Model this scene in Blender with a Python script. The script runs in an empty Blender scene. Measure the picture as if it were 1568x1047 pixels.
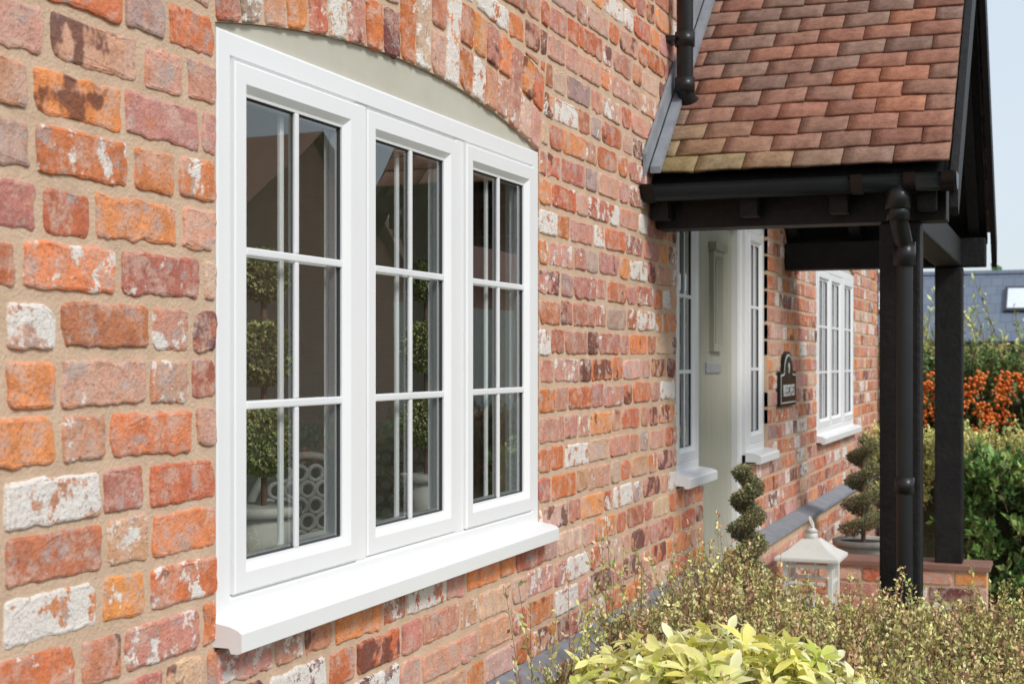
import bpy, bmesh, math, random
import numpy as np
from mathutils import Vector, Matrix
random.seed(7); rng=np.random.default_rng(23)
scene=bpy.context.scene
scene.view_settings.view_transform='Standard'
scene.view_settings.look='None'
scene.view_settings.exposure=0

# ------------------------------------------------------------------ helpers
def link(o,parent=None):
    scene.collection.objects.link(o)
    if parent is not None: o.parent=parent
    return o
def empty(name,loc=(0,0,0)):
    o=bpy.data.objects.new(name,None); o.location=loc; o.empty_display_size=.1
    return link(o)
def pymesh(name,V,F,mat,parent=None,smooth=False):
    me=bpy.data.meshes.new(name); me.from_pydata([tuple(v) for v in V],[],[tuple(f) for f in F])
    me.materials.append(mat); me.update()
    if smooth:
        for p in me.polygons: p.use_smooth=True
    return link(bpy.data.objects.new(name,me),parent)
def npmesh(name,V,F,mat,parent=None,cols=None,smooth=False):
    V=np.asarray(V,dtype=np.float32); F=np.asarray(F,dtype=np.int32)
    me=bpy.data.meshes.new(name); k=F.shape[1]
    me.vertices.add(len(V)); me.vertices.foreach_set('co',V.ravel())
    me.loops.add(F.size); me.loops.foreach_set('vertex_index',F.ravel())
    me.polygons.add(len(F)); me.polygons.foreach_set('loop_start',np.arange(len(F),dtype=np.int32)*k)
    me.update(calc_edges=True)
    if smooth: me.polygons.foreach_set('use_smooth',np.ones(len(F),dtype=bool))
    if cols:
        for nm,c in cols.items():
            a=me.color_attributes.new(nm,'FLOAT_COLOR','POINT')
            a.data.foreach_set('color',np.asarray(c,dtype=np.float32).ravel())
    me.materials.append(mat)
    return link(bpy.data.objects.new(name,me),parent)
def box(name,x0,x1,y0,y1,z0,z1,mat,parent=None,bev=0.0,seg=2):
    bm=bmesh.new(); bmesh.ops.create_cube(bm,size=1)
    for v in bm.verts:
        v.co=Vector(((x0+x1)/2+v.co.x*(x1-x0),(y0+y1)/2+v.co.y*(y1-y0),(z0+z1)/2+v.co.z*(z1-z0)))
    if bev>0: bmesh.ops.bevel(bm,geom=bm.edges[:],offset=bev,segments=seg,affect='EDGES',profile=.6)
    me=bpy.data.meshes.new(name); bm.to_mesh(me); bm.free(); me.materials.append(mat)
    return link(bpy.data.objects.new(name,me),parent)
def cyl(name,p,r,h,mat,parent=None,r2=None,seg=24,axis='Z'):
    bm=bmesh.new(); bmesh.ops.create_cone(bm,cap_ends=True,segments=seg,radius1=r,radius2=r if r2 is None else r2,depth=h)
    me=bpy.data.meshes.new(name); bm.to_mesh(me); bm.free(); me.materials.append(mat)
    for f in me.polygons: f.use_smooth=len(f.vertices)==4
    o=bpy.data.objects.new(name,me); o.location=p
    if axis=='Y': o.rotation_euler=(math.pi/2,0,0)
    if axis=='X': o.rotation_euler=(0,math.pi/2,0)
    return link(o,parent)
def tube(name,pts,r,mat,parent=None,cyclic=False,smooth=True):
    cu=bpy.data.curves.new(name,'CURVE'); cu.dimensions='3D'; cu.bevel_depth=r; cu.bevel_resolution=4; cu.use_fill_caps=True
    sp=cu.splines.new('BEZIER' if smooth else 'POLY')
    if smooth:
        sp.bezier_points.add(len(pts)-1)
        for b,p in zip(sp.bezier_points,pts):
            b.co=p; b.handle_left_type=b.handle_right_type='AUTO'
    else:
        sp.points.add(len(pts)-1)
        for b,p in zip(sp.points,pts): b.co=(*p,1)
    sp.use_cyclic_u=cyclic; cu.materials.append(mat)
    return link(bpy.data.objects.new(name,cu),parent)
def prism(name,poly,x0,x1,mat,parent=None):
    n=len(poly); V=[(x0,y,z) for y,z in poly]+[(x1,y,z) for y,z in poly]
    F=[(i,(i+1)%n,n+(i+1)%n,n+i) for i in range(n)]+[tuple(range(n))[::-1],tuple(range(n,2*n))]
    return pymesh(name,V,F,mat,parent)
def prism_y(name,poly,y0,y1,mat,parent=None):
    n=len(poly); V=[(x,y0,z) for x,z in poly]+[(x,y1,z) for x,z in poly]
    F=[(i,(i+1)%n,n+(i+1)%n,n+i) for i in range(n)]+[tuple(range(n))[::-1],tuple(range(n,2*n))]
    return pymesh(name,V,F,mat,parent)
def ring(name,prof,x0,x1,z0,z1,mat,parent=None):
    V=[];F=[];n=len(prof)
    for ins,y in prof:
        V+=[(x0+ins,y,z0+ins),(x1-ins,y,z0+ins),(x1-ins,y,z1-ins),(x0+ins,y,z1-ins)]
    for i in range(n):
        j=(i+1)%n
        for k in range(4):
            F.append((i*4+k,i*4+(k+1)%4,j*4+(k+1)%4,j*4+k))
    return pymesh(name,V,F,mat,parent)

# ------------------------------------------------------------------ materials
def newmat(name):
    m=bpy.data.materials.new(name); m.use_nodes=True; nt=m.node_tree
    return m,nt,nt.nodes['Principled BSDF'],nt.nodes['Material Output']
def noise(nt,vec,scale,detail=4,rough=.55):
    n=nt.nodes.new('ShaderNodeTexNoise'); n.inputs['Scale'].default_value=scale; n.inputs['Detail'].default_value=detail; n.inputs['Roughness'].default_value=rough
    nt.links.new(vec,n.inputs['Vector']); return n.outputs['Fac']
def math_(nt,op,a,b=None,c=None,clamp=False):
    n=nt.nodes.new('ShaderNodeMath'); n.operation=op; n.use_clamp=clamp
    for i,v in enumerate((a,b,c)):
        if v is None: continue
        if isinstance(v,(int,float)): n.inputs[i].default_value=v
        else: nt.links.new(v,n.inputs[i])
    return n.outputs[0]
def mixc(nt,fac,a,b,mode='MIX'):
    n=nt.nodes.new('ShaderNodeMix'); n.data_type='RGBA'; n.blend_type=mode
    for s,v in (('Factor',fac),('A',a),('B',b)):
        sock=[i for i in n.inputs if i.name==s and (i.type=='RGBA' or (s=='Factor' and i.type=='VALUE'))][0]
        if isinstance(v,(int,float)): sock.default_value=v
        elif isinstance(v,tuple): sock.default_value=(*v[:3],1)
        else: nt.links.new(v,sock)
    return [o for o in n.outputs if o.type=='RGBA'][0]
def scalec(nt,col,f):
    vm=nt.nodes.new('ShaderNodeVectorMath'); vm.operation='SCALE'; nt.links.new(col,vm.inputs[0]); nt.links.new(f,vm.inputs['Scale']); return vm.outputs[0]
def bump(nt,h,strength,dist,bsdf):
    b=nt.nodes.new('ShaderNodeBump'); b.inputs['Strength'].default_value=strength; b.inputs['Distance'].default_value=dist
    nt.links.new(h,b.inputs['Height']); nt.links.new(b.outputs[0],bsdf.inputs['Normal'])
def simple(name,c1,c2=None,rough=.6,scale=8,bumps=0,bdist=.002,bscale=60,metal=0,spec=.5):
    m,nt,b,o=newmat(name); b.inputs['Roughness'].default_value=rough; b.inputs['Metallic'].default_value=metal
    b.inputs['Specular IOR Level'].default_value=spec
    tc=nt.nodes.new('ShaderNodeTexCoord').outputs['Object']
    if c2 is None: c2=tuple(x*.85 for x in c1)
    f=noise(nt,tc,scale,4,.6)
    f=math_(nt,'MULTIPLY_ADD',f,2.2,-.6,True)
    nt.links.new(mixc(nt,f,c1,c2),b.inputs['Base Color'])
    if bumps: bump(nt,noise(nt,tc,bscale,3),bumps,bdist,b)
    return m

def brick_material():
    m,nt,b,o=newmat('reclaimed_brick')
    tc=nt.nodes.new('ShaderNodeTexCoord').outputs['Object']
    a=nt.nodes.new('ShaderNodeAttribute'); a.attribute_name='bcol'
    d=nt.nodes.new('ShaderNodeAttribute'); d.attribute_name='bdat'
    sep=nt.nodes.new('ShaderNodeSeparateColor'); nt.links.new(d.outputs['Color'],sep.inputs[0])
    paint,dark,seed=sep.outputs
    cmb=nt.nodes.new('ShaderNodeCombineXYZ')
    s50=math_(nt,'MULTIPLY',seed,50.0)
    for i in range(3): nt.links.new(s50,cmb.inputs[i])
    va=nt.nodes.new('ShaderNodeVectorMath'); va.operation='ADD'; nt.links.new(tc,va.inputs[0]); nt.links.new(cmb.outputs[0],va.inputs[1])
    v=va.outputs[0]
    n1=noise(nt,v,26,5,.7); n2=noise(nt,v,16,3,.6); n3=noise(nt,v,24,4,.68); n4=noise(nt,v,120,4,.75); n6=noise(nt,v,17,4,.65)
    n5n=nt.nodes.new('ShaderNodeTexNoise'); n5n.inputs['Scale'].default_value=21; n5n.inputs['Detail'].default_value=5; n5n.inputs['Roughness'].default_value=.75; nt.links.new(v,n5n.inputs['Vector'])
    n5=n5n.outputs['Fac']; s5=nt.nodes.new('ShaderNodeSeparateColor'); nt.links.new(n5n.outputs['Color'],s5.inputs[0])
    f=math_(nt,'MULTIPLY_ADD',n1,1.1,math_(nt,'MULTIPLY_ADD',n4,.7,.14))
    col=scalec(nt,a.outputs['Color'],f)
    fl=math_(nt,'MULTIPLY',math_(nt,'MULTIPLY_ADD',n6,7.0,-3.8,True),.6)
    col=mixc(nt,fl,col,(.78,.26,.095))
    bl=math_(nt,'MULTIPLY',math_(nt,'MULTIPLY_ADD',n5,8.0,-3.85,True),.68)
    col=mixc(nt,bl,col,(.74,.50,.40))
    gr=math_(nt,'MULTIPLY',math_(nt,'MULTIPLY_ADD',s5.outputs[2],11.0,-6.0,True),.65)
    col=mixc(nt,gr,col,(.50,.45,.43))
    dk=math_(nt,'MULTIPLY',math_(nt,'MULTIPLY',math_(nt,'SUBTRACT',n2,dark),14.0,None,True),.8)
    col=mixc(nt,dk,col,(.15,.06,.05))
    pn=math_(nt,'MULTIPLY_ADD',n4,.22,n3)
    pm=math_(nt,'MULTIPLY',math_(nt,'SUBTRACT',math_(nt,'SUBTRACT',pn,.11),paint),22.0,None,True)
    col=mixc(nt,math_(nt,'MULTIPLY',pm,.93),col,(.88,.83,.77))
    sp=math_(nt,'MULTIPLY_ADD',noise(nt,v,170,1,.6),9,-5.6,True)
    col=mixc(nt,math_(nt,'MULTIPLY',sp,.5),col,(.25,.11,.08))
    nt.links.new(col,b.inputs['Base Color']); b.inputs['Roughness'].default_value=.9; b.inputs['Specular IOR Level'].default_value=.2
    h=math_(nt,'MULTIPLY_ADD',n4,.85,n1)
    bump(nt,h,.9,.0055,b)
    return m
M_brick=brick_material()
M_mortar=simple('sandy_mortar',(.74,.54,.39),(.58,.41,.28),.92,16,.9,.003,200,spec=.2)
M_white=simple('white_upvc',(.90,.90,.905),(.88,.88,.885),.32,3)
M_sill=simple('white_sill',(.90,.90,.905),(.87,.875,.88),.3,4)
M_bar=simple('white_glazing_bar',(.90,.90,.91),None,.4,3)
M_gasket=simple('grey_gasket',(.04,.04,.045),None,.6)
M_spacer=simple('spacer_bar',(.45,.46,.48),None,.4,metal=.3)
M_lintel=simple('stone_coloured_infill',(.60,.57,.48),(.53,.50,.41),.7,9,.15)
M_lead=simple('grey_lead',(.20,.22,.25),(.30,.32,.35),.65,14,.5,.004,30)
M_black=simple('black_painted_timber',(.008,.008,.009),(.018,.017,.017),.55,14,.8,.004,45,spec=.3)
M_pipe=simple('black_plastic_pipe',(.012,.013,.015),(.020,.021,.023),.34,6,spec=.4)
M_door=simple('sage_door_paint',(.42,.41,.33),(.39,.38,.30),.45,4)
M_plaster=simple('interior_plaster',(.76,.77,.66),None,.9)
M_floor=simple('interior_floor',(.38,.28,.19),(.29,.21,.14),.5)
M_sign=simple('black_sign_slate',(.012,.012,.014),None,.3)
M_signw=simple('sign_white',(.8,.8,.78),None,.5)
M_lantern=simple('white_lantern_metal',(.82,.80,.76),(.70,.69,.64),.5,12)
M_chair=simple('white_cast_iron',(.9,.9,.88),(.8,.8,.76),.5,14)
M_pot=simple('stone_pot',(.55,.54,.50),(.42,.41,.37),.85,14,.5)
M_soil=simple('garden_soil',(.07,.045,.03),(.03,.02,.014),.95,6,.8,.02,40)
M_ground=simple('grass_ground',(.07,.10,.03),(.045,.07,.02),.95,3,.8,.03,60)
M_path=simple('paving_stone',(.35,.32,.27),(.26,.24,.2),.85,5,.4)
def coursed(name,c1,c2,cm,bw,rh,ms,rot,rough=.7):
    m,nt,b,o=newmat(name); tc=nt.nodes.new('ShaderNodeTexCoord').outputs['Object']
    mp=nt.nodes.new('ShaderNodeMapping'); mp.inputs['Rotation'].default_value=rot; nt.links.new(tc,mp.inputs[0])
    bt=nt.nodes.new('ShaderNodeTexBrick'); bt.inputs['Scale'].default_value=1; bt.inputs['Brick Width'].default_value=bw; bt.inputs['Row Height'].default_value=rh; bt.inputs['Mortar Size'].default_value=ms
    bt.inputs['Color1'].default_value=(*c1,1); bt.inputs['Color2'].default_value=(*c2,1); bt.inputs['Mortar'].default_value=(*cm,1)
    nt.links.new(mp.outputs[0],bt.inputs[0]); nt.links.new(bt.outputs[0],b.inputs['Base Color']); b.inputs['Roughness'].default_value=rough
    return m
M_slate=coursed('slate_blue_roof',(.13,.16,.215),(.15,.18,.235),(.09,.11,.14),.35,.32,.012,(0,math.radians(-29),math.pi/2),.6)
M_stone=simple('pale_render',(.56,.54,.50),(.48,.46,.42),.9,5)
M_fence=simple('orange_fence',(.48,.28,.13),(.38,.22,.10),.85,5)
M_curtain=simple('taupe_curtain',(.33,.22,.16),(.25,.17,.12),.9,7)
M_bark=simple('twig_bark',(.24,.15,.10),(.15,.09,.06),.85,30)
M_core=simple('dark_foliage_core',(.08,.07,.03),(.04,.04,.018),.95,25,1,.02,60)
M_sage=simple('sage_garage_door',(.82,.84,.74),None,.5)
def glass_mat():
    m,nt,b,o=newmat('window_glass'); nt.nodes.remove(b)
    g=nt.nodes.new('ShaderNodeNewGeometry')
    dt=nt.nodes.new('ShaderNodeVectorMath'); dt.operation='DOT_PRODUCT'; nt.links.new(g.outputs['Normal'],dt.inputs[0]); nt.links.new(g.outputs['Incoming'],dt.inputs[1])
    c=math_(nt,'ABSOLUTE',dt.outputs['Value'])
    p=math_(nt,'POWER',math_(nt,'SUBTRACT',1.0,c,None,True),4.2)
    f=math_(nt,'MULTIPLY_ADD',p,.88,.13,True)
    tr=nt.nodes.new('ShaderNodeBsdfTransparent'); tr.inputs[0].default_value=(.95,.98,.96,1)
    gl=nt.nodes.new('ShaderNodeBsdfGlossy'); gl.inputs['Roughness'].default_value=.0; gl.inputs['Color'].default_value=(.97,.98,1,1)
    tc=nt.nodes.new('ShaderNodeTexCoord').outputs['Object']
    bp=nt.nodes.new('ShaderNodeBump'); bp.inputs['Strength'].default_value=.14; bp.inputs['Distance'].default_value=.004
    nt.links.new(noise(nt,tc,3,1),bp.inputs['Height']); nt.links.new(bp.outputs[0],gl.inputs['Normal'])
    mx=nt.nodes.new('ShaderNodeMixShader'); nt.links.new(f,mx.inputs[0]); nt.links.new(tr.outputs[0],mx.inputs[1]); nt.links.new(gl.outputs[0],mx.inputs[2])
    nt.links.new(mx.outputs[0],o.inputs[0]); return m
M_glass=glass_mat()
def attr_mat(name,rough=.6,trans=0.0,nscale=30,namp=.5,bumps=0,bs=80,bd=.003,spec=.4,nd=2):
    m,nt,b,o=newmat(name)
    a=nt.nodes.new('ShaderNodeAttribute'); a.attribute_name='col'
    c=a.outputs['Color']
    tc=nt.nodes.new('ShaderNodeTexCoord').outputs['Object']
    if namp>0:
        f=math_(nt,'MULTIPLY_ADD',noise(nt,tc,nscale,nd,.65),namp*2,1-namp)
        c=scalec(nt,c,f)
    nt.links.new(c,b.inputs['Base Color']); b.inputs['Roughness'].default_value=rough; b.inputs['Specular IOR Level'].default_value=spec
    if bumps: bump(nt,noise(nt,tc,bs,4,.65),bumps,bd,b)
    if trans>0:
        t=nt.nodes.new('ShaderNodeBsdfTranslucent'); nt.links.new(c,t.inputs[0])
        mx=nt.nodes.new('ShaderNodeMixShader'); mx.inputs[0].default_value=trans
        nt.links.new(b.outputs[0],mx.inputs[1]); nt.links.new(t.outputs[0],mx.inputs[2]); nt.links.new(mx.outputs[0],o.inputs[0])
    return m
M_leaf=attr_mat('small_leaves',.5,0,20,0)
M_choisya=attr_mat('golden_leaves',.45,.22,25,.08)
M_tile=attr_mat('clay_tile',.9,0,34,.7,.8,110,.003,.2,6)

# ------------------------------------------------------------------ brick house
house=empty('brick_house')
PAL=[((.62,.19,.085),24),((.78,.29,.11),14),((.65,.33,.24),22),((.50,.18,.12),11),((.21,.085,.07),5),((.70,.45,.34),9),((.58,.25,.18),16),((.46,.31,.27),5)]
PW=np.array([p[1] for p in PAL],float); PW/=PW.sum()
class Acc: pass
acc=Acc(); acc.V=[]; acc.F=[]; acc.C=[]; acc.D=[]; acc.n=0
def clip(poly,p,nrm):
    out=[];n=len(poly)
    for i in range(n):
        a=poly[i]; b=poly[(i+1)%n]
        da=(a[0]-p[0])*nrm[0]+(a[1]-p[1])*nrm[1]; db=(b[0]-p[0])*nrm[0]+(b[1]-p[1])*nrm[1]
        if da>=0: out.append(a)
        if (da>=0)!=(db>=0):
            t=da/(da-db); out.append((a[0]+t*(b[0]-a[0]),a[1]+t*(b[1]-a[1])))
    return out
def area(poly):
    s=0
    for i in range(len(poly)):
        a=poly[i]; b=poly[(i+1)%len(poly)]; s+=a[0]*b[1]-b[0]*a[1]
    return s/2
def add_brick(poly,y=0.0):
    if len(poly)<3 or abs(area(poly))<.0009: return
    if area(poly)<0: poly=poly[::-1]
    P=np.array(poly); cx=P[:,0].mean(); cz=P[:,1].mean()
    step=.009 if cx<4.2 else (.02 if cx<6 else .045)
    if cz>3.2: step=.05
    pts=[]
    for i in range(len(P)):
        a=P[i]; b=P[(i+1)%len(P)]; L=np.linalg.norm(b-a); k=max(1,int(round(L/step)))
        if L<1e-5: continue
        for j in range(k): pts.append(a+(b-a)*j/k)
    Q=np.array(pts); n=len(Q)
    if step<.04:
        Q=Q*.5+.25*(np.roll(Q,1,0)+np.roll(Q,-1,0))
        amp=rng.uniform(.0014,.0036)
        j=rng.normal(0,1,(n,2)); j=(j+np.roll(j,1,0)+np.roll(j,-1,0))/1.7
        Q=Q+j*amp*.55
        if rng.random()<.4:
            c=P[rng.integers(len(P))]; dd=np.linalg.norm(Q-c,axis=1); rr=rng.uniform(.015,.034)
            w=np.clip(1-dd/rr,0,1)[:,None]; cen=np.array([cx,cz])
            dirv=(cen-c)/np.linalg.norm(cen-c); Q=Q+w*dirv*rng.uniform(.004,.012)
    T=np.roll(Q,-1,0)-np.roll(Q,1,0); T/=np.linalg.norm(T,axis=1)[:,None]+1e-9
    Nn=np.stack([-T[:,1],T[:,0]],1)
    e1=.0018;e2=.0050
    yf=y+rng.uniform(-.0040,-.0004)
    tx=rng.normal(0,.006); tz=rng.normal(0,.012)
    def yy(q,base): return base+(q[:,0]-cx)*tx+(q[:,1]-cz)*tz
    R0=Q+Nn*e2; R1=Q+Nn*e1
    jit=rng.normal(0,.0005,n)
    rings=[np.stack([R0[:,0],yy(R0,yf)+jit,R0[:,1]],1),
           np.stack([R1[:,0],yy(R1,yf+.0012)+jit,R1[:,1]],1),
           np.stack([Q[:,0],yy(Q,yf+.0045),Q[:,1]],1),
           np.stack([Q[:,0],np.full(n,y+.03),Q[:,1]],1)]
    b=acc.n
    acc.V.append(np.concatenate(rings)); acc.n+=4*n
    acc.F.append(tuple(b+i for i in range(n)))
    for r in range(3):
        o=b+r*n
        for i in range(n):
            k=(i+1)%n
            acc.F.append((o+i,o+n+i,o+n+k,o+k))
    c=np.array(PAL[rng.choice(len(PAL),p=PW)][0])*rng.uniform(.88,1.15)*np.array([1,rng.uniform(.88,1.12),rng.uniform(.85,1.15)])
    u=rng.random()
    paint=.76 if u<.52 else (.62 if u<.74 else (.54 if u<.91 else .42))
    u=rng.random()
    dark=.82 if u<.74 else (.60 if u<.92 else .48)
    acc.C.append(np.tile([*c,1],(4*n,1))); acc.D.append(np.tile([paint,dark,rng.random(),1],(4*n,1)))

S,H,J,PITCH=.200,.097,.0145,.080
Z0=-.006; JV=.0145; MY=.0022
WA,WB=2.035,3.600
OPEN=[(WA,WB,1.018,2.055),(8.17,9.72,1.018,2.055),(5.46,6.34,-.5,2.12),(5.05,5.46,1.03,2.12),(6.34,6.76,1.03,2.12)]
ARCH=[]
for (a,b) in ((WA,WB),(8.17,9.72)):
    hw=(b-a)/2; rise=.078; R=(hw*hw+rise*rise)/(2*rise); ARCH.append(((a+b)/2,2.055+rise-R,R,math.asin(hw/R)))
AH=.205
def rect_sub(r,o):
    x0,x1,z0,z1=r; a,b,c,d=o
    if x1<=a or x0>=b or z1<=c or z0>=d: return [r]
    out=[]
    if x0<a: out.append((x0,a,z0,z1))
    if x1>b: out.append((b,x1,z0,z1))
    m0,m1=max(x0,a),min(x1,b)
    if z1>d+.012: out.append((m0,m1,d,z1))
    if z0<c-.012: out.append((m0,m1,z0,c))
    return out
def place(r,y=0.0):
    rs=[r]
    for o in OPEN: rs=[q for k in rs for q in rect_sub(k,o)]
    for x0,x1,z0,z1 in rs:
        if x1-x0<.018 or z1-z0<.014: continue
        polys=[[(x0,z0),(x1,z0),(x1,z1),(x0,z1)]]
        for (cx,cz,R,th) in ARCH:
            if z1>2.05 and z0<2.55 and x1>cx-1.1 and x0<cx+1.1:
                np_=[]; g=.012
                for p in polys:
                    L=clip(p,(cx-math.cos(th)*g,cz-math.sin(th)*g),(-math.cos(th),-math.sin(th)))
                    Rr=clip(p,(cx+math.cos(th)*g,cz-math.sin(th)*g),(math.cos(th),-math.sin(th)))
                    Cc=clip(clip(p,(cx,cz),(math.cos(th),math.sin(th))),(cx,cz),(-math.cos(th),math.sin(th)))
                    if Cc:
                        mx=sum(q[0] for q in Cc)/len(Cc); an=math.asin(max(-1,min(1,(mx-cx)/(R+AH))))
                        nn=(math.sin(an),math.cos(an)); RR=R+AH+.012
                        Cc=clip(Cc,(cx+nn[0]*RR,cz+nn[1]*RR),nn)
                    for q in (L,Rr,Cc):
                        if len(q)>=3: np_.append(q)
                polys=np_
        for p in polys: add_brick(p,y)
XW0,XW1=-.6,11.08
nc=int(4.7/PITCH)
for i in range(nc):
    z0=Z0+i*PITCH; z1=z0+PITCH-JV
    plinth=z1<.69
    y=-.06 if plinth else 0.0
    x=XW0-rng.uniform(0,.1)-(0 if i%2 else (S+H)/2+J)
    k=rng.integers(2)
    while x<XW1:
        w=S if k%2==0 else H
        if rng.random()<.12: k+=1
        w*=rng.uniform(.96,1.04)
        x1=min(x+w,XW1)
        dz=rng.normal(0,.0016)
        place((max(x,XW0),x1,z0+dz,z1+dz+rng.normal(0,.0014)),y)
        x+=w+J*rng.uniform(.7,1.35); k+=1
for (cx,cz,R,th) in ARCH:
    n=int(round(2*th*R/.079)); g=.0055
    for i in range(n):
        a0=-th+2*th*i/n; a1=-th+2*th*(i+1)/n
        cuts=[(0,AH)]
        if rng.random()<.75: cuts=[(0,.097),(.109,AH)]
        for c0,c1 in cuts:
            def pt(a,r,s): return (cx+math.sin(a)*r+s*math.cos(a)*g, cz+math.cos(a)*r)
            add_brick([pt(a0,R+c0,1),pt(a1,R+c0,-1),pt(a1,R+c1,-1),pt(a0,R+c1,1)],-.002)
V=np.concatenate(acc.V); me=bpy.data.meshes.new('brick_courses'); me.from_pydata(V.tolist(),[],acc.F)
for nm,c in (('bcol',acc.C),('bdat',acc.D)):
    at=me.color_attributes.new(nm,'FLOAT_COLOR','POINT'); at.data.foreach_set('color',np.concatenate(c).astype(np.float32).ravel())
me.materials.append(M_brick); link(bpy.data.objects.new('brick_courses',me),house)

OPC=[(WA,WB,1.018,2.14),(8.17,9.72,1.018,2.14)]+OPEN[2:]
def sub_exact(r,o):
    x0,x1,z0,z1=r; a,b,c,d=o
    if x1<=a or x0>=b or z1<=c or z0>=d: return [r]
    out=[]
    if x0<a: out.append((x0,a,z0,z1))
    if x1>b: out.append((b,x1,z0,z1))
    m0,m1=max(x0,a),min(x1,b)
    if z1>d: out.append((m0,m1,d,z1))
    if z0<c: out.append((m0,m1,z0,c))
    return out
def holed(name,rect,holes,y0,y1,mat,parent):
    cells=[rect]
    for o in holes: cells=[q for k in cells for q in sub_exact(k,o)]
    for (x0,x1,z0,z1) in cells: box(name,x0,x1,y0,y1,z0,z1,mat,parent)
holed('mortar_core',(XW0,XW1,-.3,4.7),OPC,MY,.13,M_mortar,house)
for (cx,cz,R,th) in ARCH:
    poly=[]
    for i in range(25):
        a=-th+2*th*i/24; poly.append((cx+math.sin(a)*R,cz+math.cos(a)*R))
    poly+=[(cx+math.sin(th)*R,2.14),(cx-math.sin(th)*R,2.14)]
    prism_y('arch_backing',poly,MY,.10,M_mortar,house)
box('plinth_core',XW0,5.46,-.0575,.0,-.3,.675,M_mortar,house)
box('plinth_core',6.34,XW1,-.0575,.0,-.3,.675,M_mortar,house)
for a,b in ((XW0,5.46),(6.34,XW1)):
    prism('plinth_cap',[(-.001,.715),(-.085,.69),(-.088,.676),(-.055,.676),(-.001,.68)],a,b,M_lead,house)
box('end_wall',XW1-.13,XW1,.131,4,-.3,4.7,M_mortar,house)
box('start_wall',XW0,XW0+.13,.131,4,-.3,4.7,M_mortar,house)
GH=[(1.2,4.5,.3,2.4),(8.2,10.4,.3,2.3)]  # unseen back-wall openings, added to let daylight brighten the rooms
holed('back_wall',(XW0,XW1,-.3,4.7),GH,4.001,4.1,M_mortar,house)
M_rt=simple('main_roof_tiles',(.34,.18,.13),(.24,.12,.09),.85,6,.5)
prism('main_roof',[(-.3,4.66),(2.1,6.6),(4.5,4.66),(4.5,4.80),(2.1,6.76),(-.3,4.80)],XW0-.2,XW1+.2,M_rt,house)
box('room_floor',XW0+.14,XW1-.14,.14,3.99,.2,.3,M_floor,house)
box('room_ceiling',XW0+.14,XW1-.14,.14,3.99,2.5,2.6,M_plaster,house)
holed('room_back_wall',(XW0+.14,XW1-.14,.301,2.499),GH,3.9,3.99,M_plaster,house)
box('partition_wall',4.75,4.85,.14,3.89,.301,2.499,M_plaster,house)
box('partition_wall',7.6,7.7,.14,3.89,.301,2.499,M_plaster,house)

def window(parent,x0,x1,z0,z1,nl,yf=.004,rows=3,wood=M_white,cols=2):
    w=empty('window'); w.parent=parent
    fw=.045
    ring('frame',[(0,yf+.075),(0,yf),(.004,yf-.002),(fw-.006,yf-.002),(fw,yf+.004),(fw,yf+.075)],x0,x1,z0,z1,wood,w)
    L=(x1-x0-fw)/nl
    for i in range(1,nl):
        xc=x0+fw/2+L*i
        box('mullion',xc-fw/2,xc+fw/2,yf,yf+.07,z0+fw-.002,z1-fw+.002,wood,w,.003)
    for i in range(nl):
        a=x0+fw+L*i+.002; b=x0+L*(i+1)-.002; c=z0+fw+.002; d=z1-fw-.002
        s=.052; y=yf-.008
        if i==1 and nl==3: y=yf-.003
        ring('sash',[(0,yf+.05),(0,y+.003),(.003,y),(.034,y),(.038,y+.003),(.047,y+.010),(s,y+.011),(s,y+.05)],a,b,c,d,wood,w)
        ga,gb,gc,gd=a+s,b-s,c+s,d-s
        yg=y+.018
        ring('gasket',[(0,yg-.003),(.003,yg-.004),(.004,yg+.002),(0,yg+.002)],ga-.001,gb+.001,gc-.001,gd+.001,M_gasket,w)
        V=[(ga-.003,yg,gc-.003),(gb+.003,yg,gc-.003),(gb+.003,yg,gd+.003),(ga-.003,yg,gd+.003)]
        pymesh('glass_pane',V,[(0,1,2,3)],M_glass,w)
        ring('spacer',[(0,yg+.003),(.007,yg+.003),(.007,yg+.018),(0,yg+.018)],ga-.001,gb+.001,gc-.001,gd+.001,M_spacer,w)
        bw=.0072
        xs=[ga+(gb-ga)*k/cols for k in range(1,cols)]
        zs=[gc+(gd-gc)*k/rows for k in range(1,rows)]
        for xb in xs:
            segs=[gc]+zs+[gd]
            for k in range(len(segs)-1):
                box('glazing_bar',xb-bw,xb+bw,yg-.008,yg-.001,segs[k]+(bw if k else 0),segs[k+1]-(bw if k<len(segs)-2 else 0),M_bar,w,.003)
            box('back_bar',xb-bw,xb+bw,yg+.024,yg+.031,gc,gd,M_bar,w,.002)
        for zb in zs:
            box('glazing_bar',ga,gb,yg-.009,yg-.001,zb-bw,zb+bw,M_bar,w,.003)
            box('back_bar',ga,gb,yg+.025,yg+.030,zb-bw*.9,zb+bw*.9,M_bar,w,.002)
    return w
def sill(parent,x0,x1,zt,yout=-.052):
    prism('window_sill',[(.018,zt+.008),(-.03,zt+.001),(yout+.006,zt-.005),(yout,zt-.010),(yout,zt-.040),(yout+.006,zt-.043),(yout+.02,zt-.043),(yout+.024,zt-.034),(.018,zt-.034)],x0,x1,M_sill,parent)
for (a,b) in ((WA+.006,WB-.006),(8.175,9.715)):
    window(house,a,b,1.056,2.048,3)
    sill(house,a-.012,b+.012,1.060)
    box('window_board',a-.02,b+.02,.1,.42,1.04,1.075,M_white,house,.004)
for k,(cx,cz,R,th) in enumerate(ARCH):
    poly=[(cx-math.sin(th)*R+.003,2.046)]+[(cx+math.sin(-th+2*th*i/24)*(R),cz+math.cos(-th+2*th*i/24)*R-.001) for i in range(25)]+[(cx+math.sin(th)*R-.003,2.046)]
    prism_y('arched_infill_panel',poly,.010,.08,M_lintel,house)
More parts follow.
